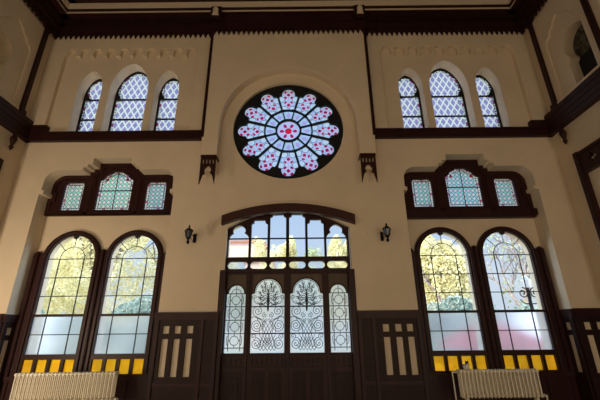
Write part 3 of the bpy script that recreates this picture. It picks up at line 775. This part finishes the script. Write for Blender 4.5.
for s in (1, -1):
    c = s * .405
    gl = [(c - .345, 1.262), (c + .345, 1.262), (c + .345, 2.40), (c + .325, 2.42), (c + .285, 2.42)] + arc(c, 2.44, .285, 0, 180, 18) + [(c - .285, 2.42), (c - .325, 2.42), (c - .345, 2.40)]
    lf = plate('door_leaf', rect(min(0, s * .80), max(0, s * .80), .01, 2.86), [gl], 0, .06, M['wood'], d1)
    tag(lf, '%s leaf of the dark entrance door' % ('right' if s > 0 else 'left'))
    sheet('leaf_glass', gl, .04, M['frost'], lf)
    gr = link_bm('iron_grille', iron_leaf(), M['iron'], lf); gr.location = (c, .018, 0)
    bm = bmesh.new(); top = [(c - .33, 2.46), (c - .30, 2.46)] + arc(c, 2.44, .315, 176, 4, 18) + [(c + .33, 2.46), (c + .33, 2.82), (c - .33, 2.82)]
    bm.free(); plate('head_board', top, [], -.008, .0, M['plaque'], lf)
    bm = bmesh.new()
    box(bm, c - .36, c + .36, -.02, 0, 1.215, 1.245, .004); box(bm, c - .36, c + .36, -.02, 0, 1.0, 1.03, .004)
    for k in range(7): xx = c - .30 + k * .10; box(bm, xx - .02, xx + .02, -.018, 0, 1.06, 1.18, .004)
    for q in (-1, 1):
        cc = c + q * .165
        box(bm, cc - .13, cc + .13, -.014, 0, .22, .94, .006); box(bm, cc - .085, cc + .085, -.03, -.01, .30, .80, .008)
        lathe_b = [bm.verts.new((cc + .085 * math.cos(a), -.03, .80 + .085 * math.sin(a))) for a in [i * PI / 10 for i in range(11)]]
        bm.faces.new(lathe_b)
        box(bm, cc - .035, cc + .035, -.045, -.03, .62, .69, .008)
    box(bm, c - .38, c + .38, -.022, 0, .02, .16, .006)
    link_bm('raised_panels', bm, M['wood2'], lf)
    bm = bmesh.new(); tube(bm, [(s * .035, -.0, 1.02), (s * .035, -.06, 1.03), (s * .035, -.06, 1.17), (s * .035, 0, 1.18)], .011, 8); box(bm, s * .018, s * .052, -.01, 0, .96, 1.24, .003)
    link_bm('door_handle', bm, M['iron'], lf)
    c = s * 1.08
    gl = [(c - .20, 1.262), (c + .20, 1.262), (c + .20, 2.42), (c + .165, 2.42)] + arc(c, 2.43, .165, 0, 180, 14) + [(c - .165, 2.42), (c - .20, 2.42)]
    sl_ = plate('side_light', rect(min(s * .86, s * 1.30), max(s * .86, s * 1.30), .01, 2.86), [gl], 0, .06, M['wood'], d1)
    sheet('side_glass', gl, .04, M['frost'], sl_)
    gr = link_bm('iron_grille', iron_side(), M['iron'], sl_); gr.location = (c, .018, 0)
    top = [(c - .20, 2.47), (c - .19, 2.47)] + arc(c, 2.44, .19, 172, 8, 14) + [(c + .19, 2.47), (c + .20, 2.47), (c + .20, 2.82), (c - .20, 2.82)]
    plate('head_board', top, [], -.008, 0, M['plaque'], sl_)
    bm = bmesh.new(); box(bm, c - .19, c + .19, -.014, 0, .40, .92, .006); box(bm, c - .13, c + .13, -.03, -.01, .48, .84, .008); box(bm, c - .05, c + .05, -.045, -.03, .61, .71, .01)
    for k in range(4): xx = c - .15 + k * .10; box(bm, xx - .02, xx + .02, -.018, 0, 1.06, 1.18, .004)
    box(bm, c - .21, c + .21, -.02, 0, 1.215, 1.245, .004); box(bm, c - .21, c + .21, -.02, 0, 1.0, 1.03, .004)
    link_bm('raised_panels', bm, M['wood2'], sl_)
bm = bmesh.new(); box(bm, -.03, .03, -.035, 0, .02, 2.84, .008); link_bm('meeting_stile', bm, M['wood'], d1)

# ------------------------------------------------------------------ wall lanterns
for s in (1, -1):
    r = empty('wall_lantern', (s * 2.06, 0, 3.62))
    tag(r, 'small black wall lantern on the plaster, %s of the entrance door' % ('right' if s > 0 else 'left'), 'lamp', 'wall lanterns beside the entrance')
    bm = bmesh.new(); box(bm, -.035, .035, -.02, 0, -.12, .08, .006); link_bm('back_plate', bm, M['iron'], r)
    bm = bmesh.new(); tube(bm, [(0, -.01, 0), (0, -.15, .012), (s * .04, -.30, .0)], .010, 8)
    tube(bm, [(0, -.01, -.08), (0, -.10, -.12), (s * .02, -.20, -.08), (s * .03, -.26, -.0)], .006, 6); link_bm('arm', bm, M['iron'], r)
    lx, ly = s * .04, -.32
    bm = bmesh.new(); lathe(bm, [(.012, -.22), (.03, -.20), (.035, -.17), (.02, -.14), (.028, -.12), (.045, -.10), (.048, -.085), (.05, -.08)], lx, ly, 8); link_bm('lower_finial', bm, M['iron'], r, True)
    bm = bmesh.new(); lathe(bm, [(.05, -.075), (.075, .06)], lx, ly, 6); 
    link_bm('lantern_glass', bm, mat_plain('smoky_lantern_glass', (.10, .11, .14), .12), r)
    bm = bmesh.new()
    for k in range(6):
        a = k * PI / 3; tube(bm, [(lx + .052 * math.cos(a), ly + .052 * math.sin(a), -.08), (lx + .078 * math.cos(a), ly + .078 * math.sin(a), .065)], .007, 5)
    link_bm('cage', bm, M['iron'], r)
    bm = bmesh.new(); lathe(bm, [(.095, .055), (.10, .065), (.085, .08), (.05, .11), (.02, .13), (.018, .15), (.026, .165), (.008, .19), (.002, .20)], lx, ly, 6); link_bm('lantern_cap', bm, M['iron'], r)

# ------------------------------------------------------------------ radiators
def radiator(name, x0, n, loc, rz, label, z0=.50, z1=.965):
    r = empty(name, loc, rz); tag(r, label, 'radiator', 'ivory column radiators under the windows')
    p = .0705; L = n * p
    bm = bmesh.new()
    for yy in (-.065, 0, .065): 
        tube(bm, [(0, yy, z0 + .05), (0, yy, z1 - .045)], .0145, 8)
    box(bm, -.022, .022, -.085, .085, z0, z0 + .06, .018); box(bm, -.0345, .0345, -.088, .088, z1 - .055, z1, .016)
    sec = None
    for i in range(n):
        if sec is None: sec = link_bm('radiator_section', bm, M['rad'], r, False); o = sec
        else: o = sec.copy(); COL.objects.link(o); o.parent = r
        o.location = (p * (i + .5), 0, 0)
    bm = bmesh.new(); tube(bm, [(0, 0, z0 + .03), (L, 0, z0 + .03)], .02, 8); link_bm('header_pipe', bm, M['rad'], r)
    for xx in (p * 1.5, L - p * 1.5):
        bm = bmesh.new(); box(bm, xx - .02, xx + .02, -.05, .05, .0, z0 + .01, .006); link_bm('leg', bm, M['rad'], r)
    bm = bmesh.new(); tube(bm, [(L, 0, z0 + .03), (L + .07, 0, z0 + .03), (L + .08, 0, z0 + .0), (L + .08, 0, 0)], .013, 8); tube(bm, [(L + .02, -.0, z0 + .03), (L + .05, -.0, z0 + .03)], .026, 10); tube(bm, [(L + .045, 0, z0 + .03), (L + .045, -.06, z0 + .03)], .02, 10)
    link_bm('valve', bm, M['rad'], r)
    return r
radiator('radiator', 0, 26, (-5.02, -.31, 0), .055, 'ivory column radiator under the left arched windows', z1=.985)
rr = radiator('radiator', 0, 21, (3.165, -.25, 0), 0, 'ivory column radiator with a cat on top, under the right arched windows')
bm = bmesh.new(); tube(bm, [(3.09, -.2, 0), (3.09, -.2, .93)], .012, 8); tube(bm, [(3.09, -.2, .92), (3.17, -.24, .92)], .012, 8)
pp = link_bm('supply_pipe', bm, M['rad'], None); pp.parent = rr; pp.matrix_parent_inverse = Matrix.Translation((-3.165, .25, 0))

# ------------------------------------------------------------------ cat
def blob(bm, c, r, rot_=None, sub=3):
    mt = Matrix.Translation(c) @ (rot_ if rot_ else Matrix()) @ Matrix.Diagonal((*r, 1))
    bmesh.ops.create_icosphere(bm, subdivisions=sub, radius=1, matrix=mt)
def cat():
    r = empty('cat', (3.345, -.25, .968), math.radians(-97))
    r.scale = (.84, .84, .84)
    tag(r, 'small black and white cat crouching on the right radiator', 'cat')
    bm = bmesh.new()     # local +x = forward
    blob(bm, (-.05, 0, .055), (.105, .062, .058)); blob(bm, (.03, 0, .062), (.065, .056, .062)); blob(bm, (-.10, 0, .05), (.06, .066, .052))
    blob(bm, (.075, 0, .095), (.036, .036, .045)); blob(bm, (.10, 0, .135), (.044, .042, .038)); blob(bm, (.138, 0, .124), (.018, .021, .016))
    for q in (1, -1):
        blob(bm, (.085, q * .035, .012), (.04, .016, .013)); blob(bm, (-.10, q * .055, .03), (.05, .022, .032)); blob(bm, (.05, q * .04, .04), (.022, .018, .035))
        bmesh.ops.create_cone(bm, cap_ends=True, segments=8, radius1=.017, radius2=.001, depth=.04, matrix=Matrix.Translation((.092, q * .026, .178)) @ Matrix.Rotation(-q * .25, 4, 'X'))
    for i in range(14):
        u = i / 13; blob(bm, (-.13 - .05 * math.sin(u * 2.2), .02 - .10 * u, .022), (.016, .016, .014), sub=2)
    me = bpy.data.meshes.new('t'); bm.to_mesh(me); bm.free()
    to = bpy.data.objects.new('t', me); COL.objects.link(to)
    md = to.modifiers.new('r', 'REMESH'); md.mode = 'VOXEL'; md.voxel_size = .0045; md.use_smooth_shade = True
    ms = to.modifiers.new('s', 'SMOOTH'); ms.iterations = 6
    dg = bpy.context.evaluated_depsgraph_get(); m2 = bpy.data.meshes.new_from_object(to.evaluated_get(dg)); bpy.data.objects.remove(to)
    m2.name = 'body'; m2.materials.clear()
    fm_, t, out = new_mat('black_and_white_fur'); x, y, z, v = coords(t)
    n1 = (noise(t, v, 25, 3) - .5) * .03
    # white chest, shoulders and muzzle; black head top, ears, back and tail
    wh = ((x + n1).gt(-.045)) * ((z + n1).lt(.112))
    muzzle = (x + n1).gt(.150)
    col = mix(t, (wh + muzzle).gt(.5), (.012, .011, .012), (.86, .84, .82))
    bsdf(t, out, col, .9, bump=noise(t, v, 160, 2), bs=.3); m2.materials.append(fm_)
    o = bpy.data.objects.new('body', m2); COL.objects.link(o); o.parent = r
    for q in (1, -1):
        bm = bmesh.new(); blob(bm, (.132, q * .018, .142), (.007, .007, .007), sub=2); link_bm('eye', bm, mat_plain('green_eye', (.25, .35, .08), .1), r, True)
    bm = bmesh.new(); blob(bm, (.155, 0, .128), (.004, .005, .0035), sub=2); link_bm('nose', bm, mat_plain('pink_nose', (.5, .2, .2), .4), r, True)
cat()

# ------------------------------------------------------------------ outside
bm = bmesh.new(); box(bm, -60, 60, .8, 90, -.5, -.3)
gm, t, out = new_mat('garden_ground'); x, y, z, v = coords(t)
bsdf(t, out, mix(t, ramp01(noise(t, v, .4, 5), .4, .6), (.55, .52, .46), (.38, .42, .22)), .9)
tag(link_bm('ground_outside', bm, gm), 'pale ground of the garden outside the windows', 'ground', kind='structure')
def mat_leaf(name, a, b, c):
    m, t, out = new_mat(name); x, y, z, v = coords(t)
    n1 = noise(t, v, .9, 3); n2 = noise(t, v, 7, 2)
    col = mix(t, ramp01(n1, .35, .65), a, b); col = mix(t, ramp01(n2, .5, .7), col, c)
    d = t.nodes.new('ShaderNodeBsdfDiffuse'); tl = t.nodes.new('ShaderNodeBsdfTranslucent'); mx = t.nodes.new('ShaderNodeMixShader'); mx.inputs[0].default_value = .35
    t.links.new(col, d.inputs[0]); t.links.new(col, tl.inputs[0]); t.links.new(d.outputs[0], mx.inputs[1]); t.links.new(tl.outputs[0], mx.inputs[2]); t.links.new(mx.outputs[0], out.inputs[0]); return m
LF = [mat_leaf('yellow_leaves', (.74, .66, .36), (.96, .90, .64), (.44, .47, .24)),
      mat_leaf('green_leaves', (.34, .42, .22), (.50, .54, .28), (.66, .66, .40)),
      mat_leaf('hazed_blue_green_leaves', (.26, .36, .34), (.38, .48, .44), (.50, .58, .50))]  # pale bluish haze over the bushes is put into this leaf colour
BARK = mat_plain('grey_bark', (.26, .22, .22), .9)
def crown(bm, cx, cz0, rx_, rz_, n, size, lumps=14, rnd=random):
    cl = []
    for i in range(lumps):
        a = rnd.uniform(0, 2 * PI); u = rnd.uniform(-1, 1); q = math.sqrt(1 - u * u) * rnd.uniform(.3, .85)
        cl.append((cx + rx_ * q * math.cos(a), rx_ * q * math.sin(a), cz0 + rz_ * u * .8, rnd.uniform(.28, .48)))
    for i in range(n):
        c = rnd.choice(cl)
        a = rnd.uniform(0, 2 * PI); u = rnd.uniform(-1, 1); q = math.sqrt(1 - u * u); k = rnd.uniform(.6, 1) ** .5 * c[3]
        p = Vector((c[0] + q * math.cos(a) * k * rx_, c[1] + q * math.sin(a) * k * rx_, c[2] + u * k * rz_ * 1.0))
        n_ = Vector((rnd.gauss(0, 1), rnd.gauss(0, 1), rnd.gauss(0, 1))).normalized(); uu = n_.orthogonal().normalized(); vv = n_.cross(uu)
        s1 = size * rnd.uniform(.6, 1.3)
        bm.faces.new([bm.verts.new(p + uu * s1), bm.verts.new(p + vv * s1 * .55), bm.verts.new(p - uu * s1), bm.verts.new(p - vv * s1 * .55)])
def branches(bm, p, d, ln, r, depth, rnd):
    q = p + d * ln
    tube(bm, [p, p + d * ln * .5 + Vector((rnd.gauss(0, .03), rnd.gauss(0, .03), 0)) * ln, q], r, 5, r * .65)
    if depth == 0: return
    for k in range(3 if depth > 2 else 2 + (rnd.random() < .5)):
        nd = (d + Vector((rnd.gauss(0, .5), rnd.gauss(0, .5), rnd.gauss(.1, .25)))).normalized()
        branches(bm, q, nd, ln * rnd.uniform(.6, .8), r * .62, depth - 1, rnd)
def tree(loc, h, rx_, mat, n, size, label, seed, trunk_d=3, cz=None, rzf=.36):
    rnd = random.Random(seed)
    r = empty('tree', loc); tag(r, label, 'tree', 'trees in the garden outside the windows')
    bm = bmesh.new(); branches(bm, Vector((0, 0, 0)), Vector((0, 0, 1)), h * .32, .02 * h + .04, trunk_d, rnd); link_bm('trunk', bm, BARK, r)
    if n:
        bm = bmesh.new(); crown(bm, 0, h * (1 - rzf) if cz is None else cz, rx_, h * rzf, n, size, 22, rnd)
        me = link_bm('foliage', bm, mat, r)
    return r
T = 'seen through the %s windows'
tree((-18.3, 18.6, -.3), 9.5, 3.6, LF[0], 24000, .085, 'tall dense yellow-green tree seen at the outer edge of the left arched windows', 1)
tree((-10.9, 12.4, -.3), 10.5, 3.0, LF[0], 24000, .085, 'tall yellow-green tree filling the left arched windows', 2)
tree((-7.4, 15.5, -.3), 10.2, 2.2, LF[0], 17000, .085, 'yellow-green tree behind the inner left arched window', 3)
tree((-3.4, 20.5, -.3), 9.0, 1.5, LF[0], 9000, .09, 'yellow tree low in the second light of the door fanlight', 4)
tree((-.9, 22, -.3), 9.4, 1.3, LF[0], 7000, .12, 'small yellow tree just left of the fanlight centre', 5)
tree((3.0, 18, -.3), 8.2, 1.3, LF[0], 9000, .09, 'round yellow tree right of the fanlight centre', 6)
tree((1.5, 31, -.3), 10.3, 1.6, LF[1], 3500, .13, 'low greener tree right of the middle of the door fanlight', 13)
tree((-3.2, 38, -.3), 12.2, 1.5, LF[0], 3500, .13, 'thin yellow tree far back between the two left trees of the fanlight', 14)
tree((5.2, 22, -.3), 10.2, 1.9, LF[0], 9000, .12, 'tallest yellow tree at the right end of the door fanlight', 12)
tree((-6.6, 23, -.3), 8.0, 1.5, LF[1], 5000, .12, 'greener tree at the left edge of the door fanlight', 11)
tree((7.9, 12, -.3), 7.2, 1.7, LF[0], 20000, .085, 'tall yellow tree in the inner right arched window', 7)
tree((12.8, 13, -.3), 9.0, 2.3, LF[1], 500, .10, 'nearly bare tree with pale branches in the outer right arched window', 8, 6)
tree((19.5, 20, -.3), 8.6, 2.3, LF[1], 300, .10, 'bare-branched tree behind the outer right arched window', 9, 6)
def hedge(loc, lx, hh, label, seed):
    rnd = random.Random(seed); r = empty('bush', loc); tag(r, label, 'bush', 'bushes in the garden outside the windows')
    bm = bmesh.new()
    for k in range(5):
        bm = bmesh.new(); branches(bm, Vector((rnd.uniform(-lx, lx) * .7, 0, 0)), Vector((0, 0, 1)), hh * .4, .04, 2, rnd); link_bm('stem', bm, BARK, r)
    bm = bmesh.new(); crown(bm, 0, hh * .5, lx, hh * .5, 9000, .10, 16, rnd); link_bm('foliage', bm, LF[2], r)
hedge((-13.4, 9.4, -.3), 2.6, 3.6, 'blue-green bush low in the outer left arched window', 21)
hedge((-7.6, 9.2, -.3), 2.1, 3.6, 'blue-green bush low in the inner left arched window', 22)
hedge((7.0, 8.8, -.3), 2.2, 3.3, 'blue-green bush low in the inner right arched window', 23)
hedge((11.3, 10.2, -.3), 1.7, 2.9, 'low green bush in the outer right arched window', 24)
# far pinkish house
hs_ = empty('house', (-8.0, 44, -.3)); tag(hs_, 'pale pinkish house far off, low at the left end of the door fanlight', 'house')
bm = bmesh.new(); box(bm, -2.6, 2.6, 0, 8, 0, 14.6); link_bm('wall', bm, mat_plain('pinkish_render', (.72, .52, .46), .9), hs_)
bm = bmesh.new(); box(bm, -2.9, 2.9, -.3, 8.3, 14.6, 14.9); box(bm, -.5, .5, 3, 4, 14.9, 15.8); link_bm('roof', bm, mat_plain('red_tiles', (.45, .18, .12), .9), hs_)
gw = mat_plain('far_window', (.12, .14, .18), .2)
for i in range(3):
    for j in range(4):
        bm = bmesh.new(); box(bm, -1.9 + i * 1.5, -1.1 + i * 1.5, -.05, .02, 1.6 + j * 3, 3.2 + j * 3); link_bm('window', bm, gw, hs_)
# street lamp with scrolls
sl = empty('street_lamp', (7.52, 4.0, -.3)); tag(sl, 'dark scrolled iron street lamp seen through the outer right arched window', 'street lamp')
bm = bmesh.new(); lathe(bm, [(.11, 0), (.11, .3), (.06, .4), (.045, 2.3), (.03, 3.2)], seg=12); link_bm('pole', bm, M['iron'], sl, True)
bm = bmesh.new()
for q in (1, -1):
    tube(bm, spiral(q * .19, 3.05, .17, 1.6, PI / 2, q, 30), .018, 6); tube(bm, [(0, 0, 2.72), (q * .2, 0, 2.72), (q * .32, 0, 2.85)], .018, 6)
link_bm('scroll_arm', bm, M['iron'], sl)
bm = bmesh.new(); lathe(bm, [(.05, 3.2), (.10, 3.22), (.12, 3.42), (.12, 3.44), (.07, 3.52), (.02, 3.57), (.004, 3.62)], seg=8); link_bm('lantern_head', bm, mat_plain('milky_lamp_glass', (.75, .78, .80), .3), sl)
# red parasol, blurred behind the frosted panes
ps = empty('parasol', (5.9, 2.6, -.3)); tag(ps, 'red parasol blurred behind the frosted panes of the right arched windows', 'parasol')
bm = bmesh.new(); lathe(bm, [(.03, 0), (.03, 2.3)], seg=8); link_bm('pole', bm, M['rad'], ps, True)
bm = bmesh.new(); lathe(bm, [(1.5, 1.5), (1.45, 1.6), (.75, 1.95), (.04, 2.25)], seg=10); link_bm('canopy', bm, mat_plain('red_canvas', (.75, .06, .08), .8), ps)
bm = bmesh.new(); lathe(bm, [(.3, 0), (.3, .06), (.05, .1), (.04, .4)], seg=14); link_bm('base', bm, M['iron'], ps)
